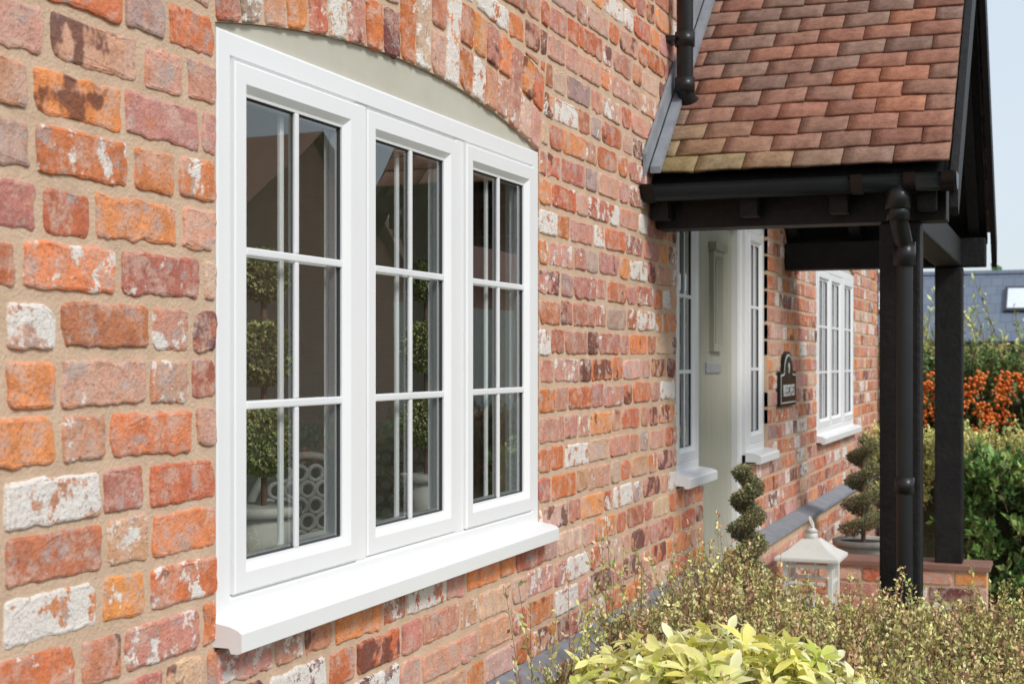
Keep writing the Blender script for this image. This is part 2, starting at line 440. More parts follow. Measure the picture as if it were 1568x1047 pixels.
window(house,5.055,5.46,1.07,2.115,1,.02)
sill(house,5.04,5.475,1.075)
window(house,6.34,6.755,1.07,2.115,1,.02)
sill(house,6.33,6.77,1.075)
door=empty('front_door'); door.parent=house
ring('door_frame',[(0,.14),(0,.035),(.045,.035),(.05,.045),(.05,.14)],5.462,6.338,.25,2.118,M_white,door)
nx=8
for i in range(nx):
    a=5.513+(6.287-5.513)*i/nx; b=5.513+(6.287-5.513)*(i+1)/nx
    if i in (4,): 
        box('door_plank',a,b,.07,.11,.30,1.56,M_door,door,.006); box('door_plank',a,b,.07,.11,1.92,2.067,M_door,door,.006)
    else: box('door_plank',a,b,.07,.11,.30,2.067,M_door,door,.006)
xa,xb=5.513+(6.287-5.513)*4/nx,5.513+(6.287-5.513)*5/nx
ring('door_light_frame',[(0,.09),(0,.050),(.02,.050),(.03,.068),(.03,.09)],xa-.045,xb+.045,1.53,1.95,M_door,door)
box('door_light_backing',xa-.01,xb+.01,.10,.112,1.56,1.92,M_gasket,door)
pymesh('door_light_glass',[(xa-.02,.074,1.55),(xb+.02,.074,1.55),(xb+.02,.074,1.93),(xa-.02,.074,1.93)],[(0,1,2,3)],M_glass,door)
box('door_light_hood',xa-.06,xb+.06,.035,.07,1.951,1.985,M_door,door,.004)
box('letter_plate',5.78,6.04,.062,.07,1.44,1.485,M_spacer,door,.003)
box('door_handle_plate',5.53,5.555,.062,.07,.96,1.10,M_pipe,door,.003)
tube('door_handle',[(5.543,.062,1.03),(5.543,.02,1.03),(5.56,.01,1.03),(5.66,.012,1.026)],.008,M_pipe,door)
box('door_step',5.30,6.5,-.35,.0,-.05,.25,M_path,house,.01)
def curtain(x0,x1,y,z0,z1):
    n=60;V=[];F=[]
    for i in range(n+1):
        x=x0+(x1-x0)*i/n; yy=y+.025*math.sin(i*.9)+.01*math.sin(i*2.3)
        V+=[(x,yy,z0),(x,yy,z1)]
        if i<n: F.append((2*i,2*i+2,2*i+3,2*i+1))
    pymesh('curtain',V,F,M_curtain,house,True)
curtain(3.52,3.95,.22,1.10,2.3); curtain(9.6,9.95,.24,1.1,2.3); curtain(7.95,8.3,.24,1.1,2.3)

dp=empty('wall_downpipe')
tube('pipe',[(4.93,-.06,4.7),(4.93,-.06,3.5),(4.93,-.06,2.45),(4.95,-.065,2.41),(5.04,-.10,2.39)],.030,M_pipe,dp,smooth=False)
for z,h in ((2.62,.05),(3.6,.06),(2.46,.05)): cyl('collar',(4.93,-.06,z),.035,h,M_pipe,dp)
box('bracket',4.885,4.975,-.035,.0,2.61,2.63,M_pipe,dp,.003)
dp2=empty('wall_downpipe')
tube('pipe',[(11.0,-.06,4.7),(11.0,-.06,0)],.034,M_pipe,dp2,smooth=False)
for z in (1.0,2.6,3.9): cyl('collar',(11.0,-.06,z),.041,.06,M_pipe,dp2)

# ------------------------------------------------------------------ porch
porch=empty('porch')
XE,ZE,XR=4.66,2.10,6.02; YO=-.972; SL=math.radians(43.5)
ZR=ZE+(XR-XE)*math.tan(SL); XE2=2*XR-XE
tv=[];tf=[];tcol=[]
TP=[((.35,.195,.145),7),((.32,.185,.14),6),((.38,.19,.135),5),((.31,.20,.155),4),((.33,.165,.12),5),((.43,.20,.13),1.3),((.28,.18,.145),2)]
TW=np.array([t[1] for t in TP],float); TW/=TW.sum()
def tile(cx,cy,cz,u,n,w,L,t,c):
    U=np.array([u[0],0,u[1]]); Nn=np.array([n[0],0,n[1]]); Y=np.array([0,1,0.]); o=np.array([cx,cy,cz])
    b=len(tv)
    sk=rng.normal(0,.003); c1=rng.normal(0,.002)
    nn=4; cm=rng.uniform(-.001,.002)
    for top in (1,0):
        for k in range(nn+1):
            f=k/nn; yy=(f-.5)*w; cam_=cm*(1-(2*f-1)**2)
            lo=o+Y*yy+Nn*(cam_+c1*(f-.5)*2+(t if top else 0))+U*(sk*(f-.5)*2+rng.normal(0,.0013))
            hi=o+Y*yy+U*L+Nn*(-.016+(t if top else 0))
            tv.append(lo); tv.append(hi)
    q=2*(nn+1)
    for k in range(nn):
        a=b+2*k
        tf.append((a,a+2,a+3,a+1)); tf.append((a+q,a+q+1,a+q+3,a+q+2)); tf.append((a,a+q,a+q+2,a+2))
    tf.append((b,b+1,b+q+1,b+q)); e=b+2*nn; tf.append((e,e+q,e+q+1,e+1))
    cc=np.array(c)*rng.uniform(.9,1.1)
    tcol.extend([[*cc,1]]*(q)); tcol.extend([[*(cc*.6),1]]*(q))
G=.092; W=.160
rows=int(((XR-XE)/math.cos(SL))/G)+1
for side in (1,-1):
    u=(side*math.cos(SL),math.sin(SL)); n=(-side*math.sin(SL),math.cos(SL))
    x0=XE if side==1 else XE2
    for r in range(rows):
        px=x0+u[0]*r*G; pz=ZE+u[1]*r*G
        edges=[-.002]
        e=-(W/2) if r%2 else -W
        while e>YO+.05: edges.append(e); e-=W
        edges.append(YO)
        for i in range(len(edges)-1):
            a,b_=edges[i],edges[i+1]; ww=a-b_-.003
            c=np.array(TP[rng.choice(len(TP),p=TW)][0])
            lich=max(0,1-(r*.3+i*.28)) 
            c=c*(1-.6*lich)+np.array([.33,.31,.13])*.6*lich
            tile(px,(a+b_)/2,pz+.016,u,n,ww,.16 if r<rows-1 else .09,.012,c)
V=np.array(tv); F=np.array(tf); npmesh('roof_tiles',V,F,M_tile,porch,{'col':np.array(tcol)})
for i in range(4): 
    cyl('ridge_tile',(XR,-.125-.242*i,ZR+.0),.07,.238,M_rt,porch,axis='Y')
def slab(side):
    x0=XE+.03 if side==1 else XE2-.03
    z0=ZE-.015
    return [(x0,z0),(XR,ZR-.03),(XR,ZR-.065),(x0+side*.02,z0-.03)]
for s in (1,-1): prism_y('roof_boarding',slab(s),YO+.015,-.002,M_black,porch)
for s in (1,-1):
    x0=XE-.02 if s==1 else XE2+.02
    poly=[(x0,ZE-.03),(XR,ZR+.005),(XR,ZR-.17),(x0+s*.03,ZE-.155),(x0,ZE-.13)]
    prism_y('barge_board',poly,YO-.026,YO-.002,M_black,porch)
prism_y('lead_flashing',[(XE-.07,ZE+.005),(XR,ZR+.075),(XR,ZR+.165),(XE-.07,ZE+.075)],-.0145,-.004,M_lead,porch)
prism_y('lead_soaker',[(XE-.02,ZE+.018),(XR,ZR+.036),(XR,ZR+.060),(XE-.02,ZE+.040)],-.050,-.015,M_lead,porch)
ZB0,ZB1=1.94,2.075
box('wall_plate',4.75,4.87,-.955,-.005,ZB0,ZB1,M_black,porch,.006)
box('wall_plate',7.17,7.29,-.955,-.005,ZB0,ZB1,M_black,porch,.006)
box('tie_beam',4.875,7.165,-.845,-.725,ZB0+.003,ZB1-.004,M_black,porch,.008)
for s,xp in ((1,4.755),(-1,7.165)):
    dy=-.012 if s==1 else .012
    box('post',xp,xp+.12,-.862+dy,-.735+dy,.52,ZB0-.002,M_black,porch,.008)
for y in (-.04,-.34,-.63,-.90):
    box('rafter_foot',4.665,4.748,y-.03,y+.03,1.965,2.07,M_black,porch,.006)
    box('rafter_foot',7.292,7.375,y-.03,y+.03,1.965,2.07,M_black,porch,.006)
    for s in (1,-1):
        x0=XE+.06 if s==1 else XE2-.06
        prism_y('rafter',[(x0,ZE-.03),(XR,ZR-.07),(XR,ZR-.16),(x0+s*.03,ZE-.08)],y-.025,y+.025,M_black,porch)
box('soffit_board',4.66,4.752,-.95,-.006,2.068,2.08,M_black,porch)
def gutter(xc,zc,y0,y1,r,parent):
    V=[];F=[];n=12
    for yy in (y0,y1):
        for rr in (r,r-.004):
            for k in range(n+1):
                a=math.pi+math.pi*k/n; V.append((xc+rr*math.cos(a),yy,zc+rr*math.sin(a)))
    m=n+1
    for k in range(n):
        F.append((k,k+1,2*m+k+1,2*m+k)); F.append((m+k,m+k+1,3*m+k+1,3*m+k)); F.append((k,k+1,m+k+1,m+k)); F.append((2*m+k,2*m+k+1,3*m+k+1,3*m+k))
    F.append((0,m,3*m,2*m)); F.append((n,m+n,3*m+n,2*m+n))
    return pymesh('gutter',V,F,M_pipe,parent,True)
for xg,s in ((4.605,1),(XE2+.035,-1)):
    ye=-.992 if s==1 else -.90
    gutter(xg,2.07,-.005,ye,.052,porch)
    for y in (-.03,-.70,ye+.02,-.86):
        gutter(xg,2.0715,y-.018,y+.018,.057,porch)
    for y in (ye-.004,-.004):
        poly=[(xg+.052*math.cos(math.pi+math.pi*k/12),2.07+.052*math.sin(math.pi+math.pi*k/12)) for k in range(13)]
        prism_y('gutter_stop_end',poly,y-.003,y+.003,M_pipe,porch)
pd=empty('porch_downpipe')
PY=-.822
cyl('outlet',(4.605,PY,2.0),.038,.07,M_pipe,pd)
tube('swan_neck',[(4.605,PY,2.0),(4.605,PY,1.955),(4.62,PY-.002,1.925),(4.675,PY-.008,1.872),(4.69,PY-.01,1.84),(4.69,PY-.01,1.80)],.028,M_pipe,pd,smooth=False)
tube('pipe',[(4.69,PY-.01,1.82),(4.69,PY-.01,.0)],.0265,M_pipe,pd,smooth=False)
cyl('collar',(4.605,PY,1.955),.035,.05,M_pipe,pd); cyl('collar',(4.69,PY-.01,1.83),.035,.075,M_pipe,pd); cyl('collar',(4.69,PY-.01,1.10),.031,.05,M_pipe,pd)
acc=Acc(); acc.V=[]; acc.F=[]; acc.C=[]; acc.D=[]; acc.n=0
for r in range(7):
    x=0.0 if r%2 else -.1
    while x<.90:
        a=max(x,0); b=min(x+.2,.90)
        if b-a>.03: add_brick([(a,.0+r*.074-.02),(b,.0+r*.074-.02),(b,r*.074+.042),(a,r*.074+.042)],0)
        x+=.213
V0=np.concatenate(acc.V); C=np.concatenate(acc.C); D=np.concatenate(acc.D)
for xf in (4.72,7.12):
    V=np.stack([xf+V0[:,1],-V0[:,0]-.065,V0[:,2]],1)
    me=bpy.data.meshes.new('dwarf_wall_bricks'); me.from_pydata(V.tolist(),[],acc.F)
    for nm,c in (('bcol',C),('bdat',D)):
        at=me.color_attributes.new(nm,'FLOAT_COLOR','POINT'); at.data.foreach_set('color',c.astype(np.float32).ravel())
    me.materials.append(M_brick); link(bpy.data.objects.new('dwarf_wall_bricks',me),porch)
    box('dwarf_wall_core',xf+.003,xf+.21,-.96,-.062,-.2,.495,M_mortar,porch)
    box('dwarf_wall_coping',xf-.015,xf+.225,-.98,-.062,.4955,.522,M_lead if xf<5 else M_rt,porch,.004)

# ------------------------------------------------------------------ house sign
sg=empty('house_sign')
def archpoly(x0,x1,z0,zs,zt,n=14):
    p=[(x0,z0),(x1,z0),(x1,zs)]
    xc=(x0+x1)/2; w=(x1-x0)/2
    p.append((xc+w*.6,zs+.005))
    for i in range(n+1):
        a=math.pi*i/n; p.append((xc+w*.55*math.cos(a),zs+.01+(zt-zs-.01)*math.sin(a)))
    p.append((xc-w*.6,zs+.005)); p.append((x0,zs)); return p
prism_y('plaque',archpoly(6.965,7.395,1.265,1.435,1.537),-.020,-.004,M_sign,sg)
prism_y('plaque_rim',archpoly(6.98,7.38,1.28,1.42,1.522),-.0215,-.0195,M_signw,sg)
prism_y('plaque_face',archpoly(6.987,7.373,1.287,1.413,1.514),-.023,-.0210,M_sign,sg)
def text(s,x,z,size):
    cu=bpy.data.curves.new('lettering','FONT'); cu.body=s; cu.size=size; cu.extrude=.0015; cu.offset=.0015; cu.align_x='CENTER'; cu.align_y='CENTER'; cu.materials.append(M_signw)
    o=bpy.data.objects.new('lettering',cu); o.location=(x,-.0235,z); o.rotation_euler=(math.pi/2,0,0); link(o,sg)
text('BEECHES',7.18,1.340,.078); text('9',7.18,1.45,.07)

# ------------------------------------------------------------------ foliage helpers
def rand_dirs(n,up=0.0,spread=1.0):
    d=rng.normal(0,1,(n,3))*spread; d[:,2]+=up; d/=np.linalg.norm(d,axis=1)[:,None]+1e-9; return d
def leaves(name,P,D,L,Wd,C,mat,parent):
    n=len(P); r=rng.normal(0,1,(n,3)); Sd=np.cross(D,r); Sd/=np.linalg.norm(Sd,axis=1)[:,None]+1e-9
    Up=np.cross(Sd,D)
    L=L[:,None]; Wd=Wd[:,None]
    b=P; t=P+D*L; l=P+D*L*.5+Sd*Wd*.5+Up*Wd*.15; r_=P+D*L*.5-Sd*Wd*.5+Up*Wd*.15
    V=np.stack([b,r_,t,l],1).reshape(-1,3)
    i=np.arange(n)[:,None]*4
    F=np.concatenate([i+np.array([[0,1,2]]),i+np.array([[0,2,3]])])
    return npmesh(name,V,F,mat,parent,{'col':np.repeat(np.c_[C,np.ones(n)],4,0)})
def leaves8(name,P,D,Upref,L,Wd,curl,C,mat,parent):
    n=len(P); Sd=np.cross(D,Upref); Sd/=np.linalg.norm(Sd,axis=1)[:,None]+1e-9; Up=np.cross(Sd,D)
    L=L[:,None];Wd=Wd[:,None];curl=curl[:,None]
    def p(f,s,u=0): return P+D*L*f-Up*curl*L*f*f+Sd*Wd*s+Up*Wd*u
    V=np.stack([p(0,0),p(.3,.36,.12),p(.3,0),p(.3,-.36,.12),p(.65,.5,.16),p(.65,0),p(.65,-.5,.16),p(1,0),p(.88,.28,.08),p(.88,-.28,.08)],1).reshape(-1,3)
    i=np.arange(n)[:,None]*10
    tri=[(0,2,1),(0,3,2),(1,2,5),(1,5,4),(2,3,6),(2,6,5),(4,5,7),(4,7,8),(5,6,7),(6,9,7)]
    F=np.concatenate([i+np.array([t]) for t in tri])
    cc=np.repeat(np.c_[C,np.ones(n)],10,0).reshape(n,10,4)
    cc[:,[0,2,5],:3]*=np.array([.88,.95,.68])
    return npmesh(name,V,F,mat,parent,{'col':cc.reshape(-1,4)},smooth=True)
def sticks(name,A,B,r,mat,parent):
    n=len(A); D=B-A; D/=np.linalg.norm(D,axis=1)[:,None]+1e-9
    ref=np.tile([.3,.9,.2],(n,1)); S1=np.cross(D,ref); S1/=np.linalg.norm(S1,axis=1)[:,None]+1e-9; S2=np.cross(D,S1)
    r=np.asarray(r)[:,None]
    ring0=[];ring1=[]
    for k in range(3):
        a=2*math.pi*k/3; o=(S1*math.cos(a)+S2*math.sin(a))*r; ring0.append(A+o); ring1.append(B+o*.5)
    V=np.stack(ring0+ring1,1).reshape(-1,3); i=np.arange(n)[:,None]*6
    F=np.concatenate([i+np.array([[k,(k+1)%3,3+(k+1)%3,3+k]]) for k in range(3)])
    return npmesh(name,V,F,mat,parent)
def pal(n,cols,w=None,var=.2):
    cols=np.array(cols); w=None if w is None else np.array(w)/np.sum(w)
    return cols[rng.choice(len(cols),n,p=w)]*rng.uniform(1-var,1+var,(n,1))
def shrub(name,pos_fn,n_twigs,per,tl,ll,lw,cols,w,tw_r=.0012,up=1.3,mat=None,leafup=.6,parent=None):
    e=parent or empty(name)
    A=pos_fn(n_twigs); n=len(A); D=rand_dirs(n,up,.55); TL=rng.uniform(.5,1.2,n)*tl
    bend=rand_dirs(n,0,1)*.25
    B=A+D*TL[:,None]+bend*TL[:,None]*.5
    sticks('twigs',A,B,np.full(n,tw_r),M_bark,e)
    f=rng.uniform(.15,1.02,(n,per,1)); P=A[:,None,:]+(B-A)[:,None,:]*f
    P=P.reshape(-1,3)+rng.normal(0,.003,(n*per,3))
    LD=rand_dirs(n*per,leafup,.8)+np.repeat(D,per,0)*.4; LD/=np.linalg.norm(LD,axis=1)[:,None]
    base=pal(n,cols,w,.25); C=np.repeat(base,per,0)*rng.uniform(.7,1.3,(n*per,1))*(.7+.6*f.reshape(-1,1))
    Ls=ll*rng.uniform(.6,1.3,n*per)
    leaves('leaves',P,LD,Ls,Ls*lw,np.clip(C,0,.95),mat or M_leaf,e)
    return e

# foreground hedge
def hz(X,Y): return .715+.035*np.sin(X*6.1+Y*4.3)+.03*np.sin(X*13.7-Y*9.1+1)+.12*np.exp(-((X-4.1)**2/.25+(Y+.33)**2/.05))
def hedge_pos(n):
    X=rng.uniform(2.5,4.55,n*2); Y=rng.uniform(-1.7,-.20,n*2)
    k=(Y<-.22+.04*np.sin(X*9)) ; X,Y=X[k][:n],Y[k][:n]
    t=rng.random(len(X))**1.8
    return np.stack([X,Y,hz(X,Y)-.02-t*.18],1)
HC=[(.50,.45,.16),(.60,.53,.24),(.56,.38,.22),(.36,.38,.14),(.72,.65,.34),(.42,.24,.15)]
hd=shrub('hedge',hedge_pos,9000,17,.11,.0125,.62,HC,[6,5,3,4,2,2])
def hedge_side(n):
    X=rng.uniform(2.3,4.6,n); Z=rng.uniform(.25,.70,n); Y=-.22+.04*np.sin(X*9)-rng.random(n)*.06
    return np.stack([X,Y,Z],1)
shrub('hedge_side',hedge_side,1600,12,.09,.012,.6,HC[:4],None,up=.6,parent=hd)
def long_pos(n):
    X=rng.uniform(2.9,4.5,n); Y=rng.uniform(-1.3,-.2,n); return np.stack([X,Y,hz(X,Y)-.03],1)
shrub('sprigs',long_pos,300,30,.18,.013,.5,[(.62,.58,.24),(.58,.38,.22),(.44,.48,.17)],None,up=2.2,parent=hd)
def wild_pos(n):
    X=rng.uniform(3.0,3.9,n); Y=rng.uniform(-.24,-.14,n); return np.stack([X,Y,np.full(n,.62)],1)
shrub('wild_sprigs',wild_pos,34,26,.38,.018,.45,[(.50,.50,.18),(.58,.36,.22),(.44,.48,.17)],None,up=2.6,parent=hd)
gx=np.linspace(2.2,4.55,40); gy=np.linspace(-1.95,-.30,26)
V=[];F=[]
for i,x in enumerate(gx):
    for j,y in enumerate(gy): V.append((x,y,float(hz(x,y))-.11))
for i in range(39):
    for j in range(25): a=i*26+j; F.append((a,a+26,a+27,a+1))
V+= [(x,-.30,0) for x in gx]; b0=40*26
for i in range(39): F.append((i*26+25,(i+1)*26+25,b0+i+1,b0+i))
b1=len(V); V+=[(4.55,y,0) for y in gy]
for j in range(25): F.append((39*26+j,39*26+j+1,b1+j+1,b1+j))
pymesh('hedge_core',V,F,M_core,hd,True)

# golden choisya
ch=empty('golden_choisya_bush')
nr=300
a=rng.uniform(0,2*math.pi,nr); rr=np.sqrt(rng.random(nr)); 
CX=3.02+.28*rr*np.cos(a); CY=-.63+.37*rr*np.sin(a)
CZ=.675+.19*np.sqrt(np.clip(1-rr**2,0,1))+rng.uniform(-.09,.05,nr)
P=np.stack([CX,CY,CZ],1)
nd=np.stack([.5*rr*np.cos(a),.5*rr*np.sin(a),np.full(nr,.9)],1)+rng.normal(0,.32,(nr,3)); nd/=np.linalg.norm(nd,axis=1)[:,None]
PP=[];DD=[];UU=[];LL=[];CC=[];CU=[]
for i in range(nr):
    n=nd[i]; t=np.cross(n,[.3,.5,.1]); t/=np.linalg.norm(t); s=np.cross(n,t)
    k=rng.integers(6,10); ph=rng.uniform(0,6.28); base=np.array([(.98,.91,.42),(.98,.88,.28),(.98,.95,.66),(.66,.70,.18)][rng.choice(4,p=[.36,.22,.30,.12])])
    for j in range(k):
        an=ph+j*2.399; el=rng.uniform(-.1,.8)*(1 if j>2 else 1.6)
        d=(t*math.cos(an)+s*math.sin(an))*math.cos(el)+n*math.sin(el)
        PP.append(P[i]+n*rng.uniform(-.03,.015)); DD.append(d); UU.append(n); LL.append(rng.uniform(.034,.066)); CC.append(np.clip(base*rng.uniform(.9,1.06),0,.98)); CU.append(rng.uniform(.1,.7))
leaves8('leaves',np.array(PP),np.array(DD),np.array(UU),np.array(LL),np.array(LL)*.40,np.array(CU),np.array(CC),M_choisya,ch)
sticks('stems',P-nd*.15,P,np.full(nr,.002),M_bark,ch)

def spiral_topiary(name,x,y,ztop,zrim,R,turns,pot_r,potz,off=.40,rad_=.66):
    e=empty(name)
    n=16000; f=rng.random(n); Hh=ztop-zrim-.05
    ang=f*turns*2*math.pi+1.2; taper=1-.42*f
    cx=np.cos(ang)*R*off*taper; cy=np.sin(ang)*R*off*taper
    d=rand_dirs(n,0,1); rad=R*rad_*taper*rng.uniform(.72,1.12,n)
    P=np.stack([x+cx+d[:,0]*rad,y+cy+d[:,1]*rad,zrim+.04+f*Hh+d[:,2]*rad*.5],1)
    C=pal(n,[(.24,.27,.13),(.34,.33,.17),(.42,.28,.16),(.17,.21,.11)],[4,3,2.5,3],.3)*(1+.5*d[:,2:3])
    dd=d+rng.normal(0,.5,(n,3)); dd/=np.linalg.norm(dd,axis=1)[:,None]
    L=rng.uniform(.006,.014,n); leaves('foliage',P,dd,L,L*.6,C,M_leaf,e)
    tube('stem',[(x,y,zrim-.02),(x,y,ztop-.05)],.012,M_bark,e,smooth=False)
    prof=[(pot_r*.62,potz),(pot_r*.70,potz+.02),(pot_r*.9,zrim-.05),(pot_r*.93,zrim-.035),(pot_r*1.04,zrim-.03),(pot_r*1.06,zrim-.005),(pot_r,zrim),(pot_r*.9,zrim-.004),(pot_r*.88,zrim-.02),(0.001,zrim-.02)]
    V=[];F=[];m=36
    for r,z in prof:
        for k in range(m): V.append((x+r*math.cos(2*math.pi*k/m),y+r*math.sin(2*math.pi*k/m),z))
    for i in range(len(prof)-1):
        for k in range(m): F.append((i*m+k,i*m+(k+1)%m,(i+1)*m+(k+1)%m,(i+1)*m+k))
    pymesh('pot',V,F,M_pot,e,True)
    cyl('soil',(x,y,zrim-.018),pot_r*.87,.004,M_soil,e)
    return e
spiral_topiary('spiral_topiary',5.56,-.15,1.08,.56,.088,4.2,.14,.25)
spiral_topiary('spiral_topiary',7.62,-.33,1.09,.565,.118,3.8,.15,.05,.52,.52)

ln=empty('garden_lantern')
lx,ly,lz=6.5,-.245,.245
w=.112
box('base',lx-w-.02,lx+w+.02,ly-w-.02,ly+w+.02,lz,lz+.03,M_lantern,ln,.006)
box('base_step',lx-w,lx+w,ly-w,ly+w,lz+.031,lz+.05,M_lantern,ln,.004)
for sx in (-1,1):
    for sy in (-1,1):
        box('corner_post',lx+sx*w*.88-.011,lx+sx*w*.88+.011,ly+sy*w*.88-.011,ly+sy*w*.88+.011,lz+.051,lz+.36,M_lantern,ln,.003)
for sx in (-1,1):
    for z in (.06,.33,.255):
        box('rail',lx+sx*w*.88-.006,lx+sx*w*.88+.006,ly-w*.77,ly+w*.77,lz+z,lz+z+.014,M_lantern,ln,.002)
        box('rail',lx-w*.77,lx+w*.77,ly+sx*w*.88-.006,ly+sx*w*.88+.006,lz+z,lz+z+.014,M_lantern,ln,.002)
    tube('glazing',[(lx+sx*w*.88,ly,lz+.07),(lx+sx*w*.88,ly,lz+.34)],.004,M_lantern,ln,smooth=False)
    tube('glazing',[(lx,ly+sx*w*.88,lz+.07),(lx,ly+sx*w*.88,lz+.34)],.004,M_lantern,ln,smooth=False)
cyl('candle',(lx,ly,lz+.11),.03,.12,M_signw,ln)
box('eave',lx-w-.03,lx+w+.03,ly-w-.03,ly+w+.03,lz+.36,lz+.378,M_lantern,ln,.005)
def pyr(z0,z1,r0,r1,nm):
    V=[(lx-r0,ly-r0,z0),(lx+r0,ly-r0,z0),(lx+r0,ly+r0,z0),(lx-r0,ly+r0,z0),(lx-r1,ly-r1,z1),(lx+r1,ly-r1,z1),(lx+r1,ly+r1,z1),(lx-r1,ly+r1,z1)]
    pymesh(nm,V,[(0,1,5,4),(1,2,6,5),(2,3,7,6),(3,0,4,7),(4,5,6,7)],M_lantern,ln)
pyr(lz+.378,lz+.405,w+.025,w*.80,'roof'); pyr(lz+.405,lz+.45,w*.80,w*.33,'roof')
cyl('cupola',(lx,ly,lz+.465),.028,.035,M_lantern,ln); cyl('cupola_cap',(lx,ly,lz+.492),.034,.022,M_lantern,ln,r2=.008)
tube('ring_handle',[(lx+.022*math.cos(t),ly+.022*math.sin(t)*.4-.0,lz+.523+.022*math.sin(t)) for t in np.linspace(0,2*math.pi,13)[:-1]],.004,M_lantern,ln,cyclic=True)

def ball_topiary(x,y,z0,zs,pr=.062):
    e=empty('ball_topiary')
    for z,r in zs:
        n=3500; d=rand_dirs(n); P=np.array([x,y,z])+d*r*rng.uniform(.82,1.05,(n,1))
        C=pal(n,[(.34,.40,.15),(.48,.46,.20),(.25,.31,.12)],None,.3)
        dd=d+rng.normal(0,.5,(n,3)); dd/=np.linalg.norm(dd,axis=1)[:,None]; L=rng.uniform(.007,.013,n)
        leaves('ball',P,dd,L,L*.7,C,M_leaf,e)
    tube('stem',[(x,y,z0+.1),(x,y,zs[0][0])],.006,M_bark,e,smooth=False)
    cyl('pot',(x,y,z0+.055),pr*.72,.11,M_pot,e,r2=pr); cyl('pot_rim',(x,y,z0+.115),pr*1.1,.02,M_pot,e)
ball_topiary(2.555,.22,1.076,[(1.67,.048),(1.51,.062),(1.33,.064)],.07)
ball_topiary(3.42,.25,1.076,[(1.70,.050),(1.53,.062),(1.34,.064)])
def chair(x,y,zf,rot):
    e=empty('ornate_garden_chair'); e.location=(x,y,zf); e.rotation_euler=(0,0,rot)
    hs=.45
    cyl('seat',(0,0,hs),.19,.02,M_chair,e)
    for k in range(4):
        a=math.pi/4+k*math.pi/2
        tube('leg',[(.14*math.cos(a),.14*math.sin(a),hs),(.17*math.cos(a),.17*math.sin(a),.22),(.2*math.cos(a),.2*math.sin(a),0)],.010,M_chair,e)
    tube('back_hoop',[(-.18,.15,hs),(-.19,.17,hs+.22),(-.12,.19,hs+.38),(0,.2,hs+.43),(.12,.19,hs+.38),(.19,.17,hs+.22),(.18,.15,hs)],.012,M_chair,e)
    for i in range(-3,4):
        for j in range(8):
            px=i*.048+(.024 if j%2 else 0); pz=hs+.05+j*.047
            if (px/.17)**2+(max(0,pz-hs-.18)/.22)**2>1: continue
            r=.021
            tube('lattice',[(px+r*math.cos(t),.18,pz+r*math.sin(t)) for t in np.linspace(0,2*math.pi,7)[:-1]],.0065,M_chair,e,cyclic=True)
chair(3.55,.60,.34,math.radians(-40)); chair(4.25,.70,.34,math.radians(-50))

# ------------------------------------------------------------------ ground & background
pymesh('ground',[(-300,-300,-.05),(400,-300,-.05),(400,300,-.05),(-300,300,-.05)],[(0,1,2,3)],M_ground)
pymesh('flower_bed_soil',[(-.5,-2.3,-.045),(4.7,-2.3,-.045),(4.7,-.06,-.045),(-.5,-.06,-.045)],[(0,1,2,3)],M_soil)
pymesh('garden_path',[(4.75,-8,-.04),(7.1,-8,-.04),(7.1,-.06,-.04),(4.75,-.06,-.04)],[(0,1,2,3)],M_path)
def boxpos(x0,x1,y0,y1,z0,z1,rough=.08,shell=.35):
    def f(n):
        X=rng.uniform(x0,x1,n);Y=rng.uniform(y0,y1,n); t=rng.random(n)**1.5
        top=z1+rough*np.sin(X*3.1+Y*5.7)+rough*np.sin(X*7.3-Y*3.9)
        Z=np.where(rng.random(n)<.5, top-t*.2, rng.uniform(z0,1,n)*(top-z0)+z0)
        front=rng.random(n)<.5; X=np.where(front,x0+t*shell,X)
        return np.stack([X,Y,np.minimum(Z,top)],1)
    return f
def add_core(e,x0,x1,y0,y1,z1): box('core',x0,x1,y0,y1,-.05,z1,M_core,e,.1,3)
h1=shrub('laurel_bush',boxpos(8.3,9.6,-2.0,-.72,.0,.82,.05),1300,16,.16,.05,.5,[(.12,.24,.06),(.18,.32,.08),(.08,.17,.05),(.30,.38,.12)],None,tw_r=.003,up=.8)
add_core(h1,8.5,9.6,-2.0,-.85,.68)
h2=shrub('golden_privet_hedge',boxpos(10.2,12,-2.0,.3,.3,.84,.04),2400,16,.16,.03,.5,[(.76,.72,.26),(.62,.62,.22),(.44,.48,.16)],None,tw_r=.003,up=1.2)
add_core(h2,10.4,12,-2.0,-.2,.68)
pyf=boxpos(13,15,-2.5,3.0,.2,1.38,.08,.5)
h3=shrub('pyracantha_bush',pyf,3800,16,.20,.045,.5,[(.12,.21,.06),(.18,.29,.09),(.26,.33,.11),(.07,.13,.04)],None,tw_r=.004,up=.9)
add_core(h3,13.3,15,-2.5,3.0,1.1)
M_berry=simple('orange_berries',(.90,.27,.05),(.80,.17,.03),.5)
bm=bmesh.new(); bmesh.ops.create_icosphere(bm,subdivisions=1,radius=1); iv=np.array([v.co[:] for v in bm.verts]); itf=np.array([[v.index for v in f.verts] for f in bm.faces]); bm.free()
def berries(cl,per,fn,r,e,sp=.05,shift=(-.12,0,.06)):
    c=fn(cl); P=(np.repeat(c,per,0)+rng.normal(0,sp,(cl*per,3))+np.array(shift))
    rr=rng.uniform(.7,1.2,len(P))*r
    V=(P[:,None,:]+iv[None]*rr[:,None,None]).reshape(-1,3); F=(itf[None]+np.arange(len(P))[:,None,None]*len(iv)).reshape(-1,3)
    npmesh('berries',V,F,M_berry,e,smooth=True)
def bpos(n): return np.stack([rng.uniform(12.84,13.02,n),rng.uniform(-2.5,2.5,n),.85+.58*rng.random(n)],1)
berries(190,15,bpos,.016,h3,.036,(0,0,0))
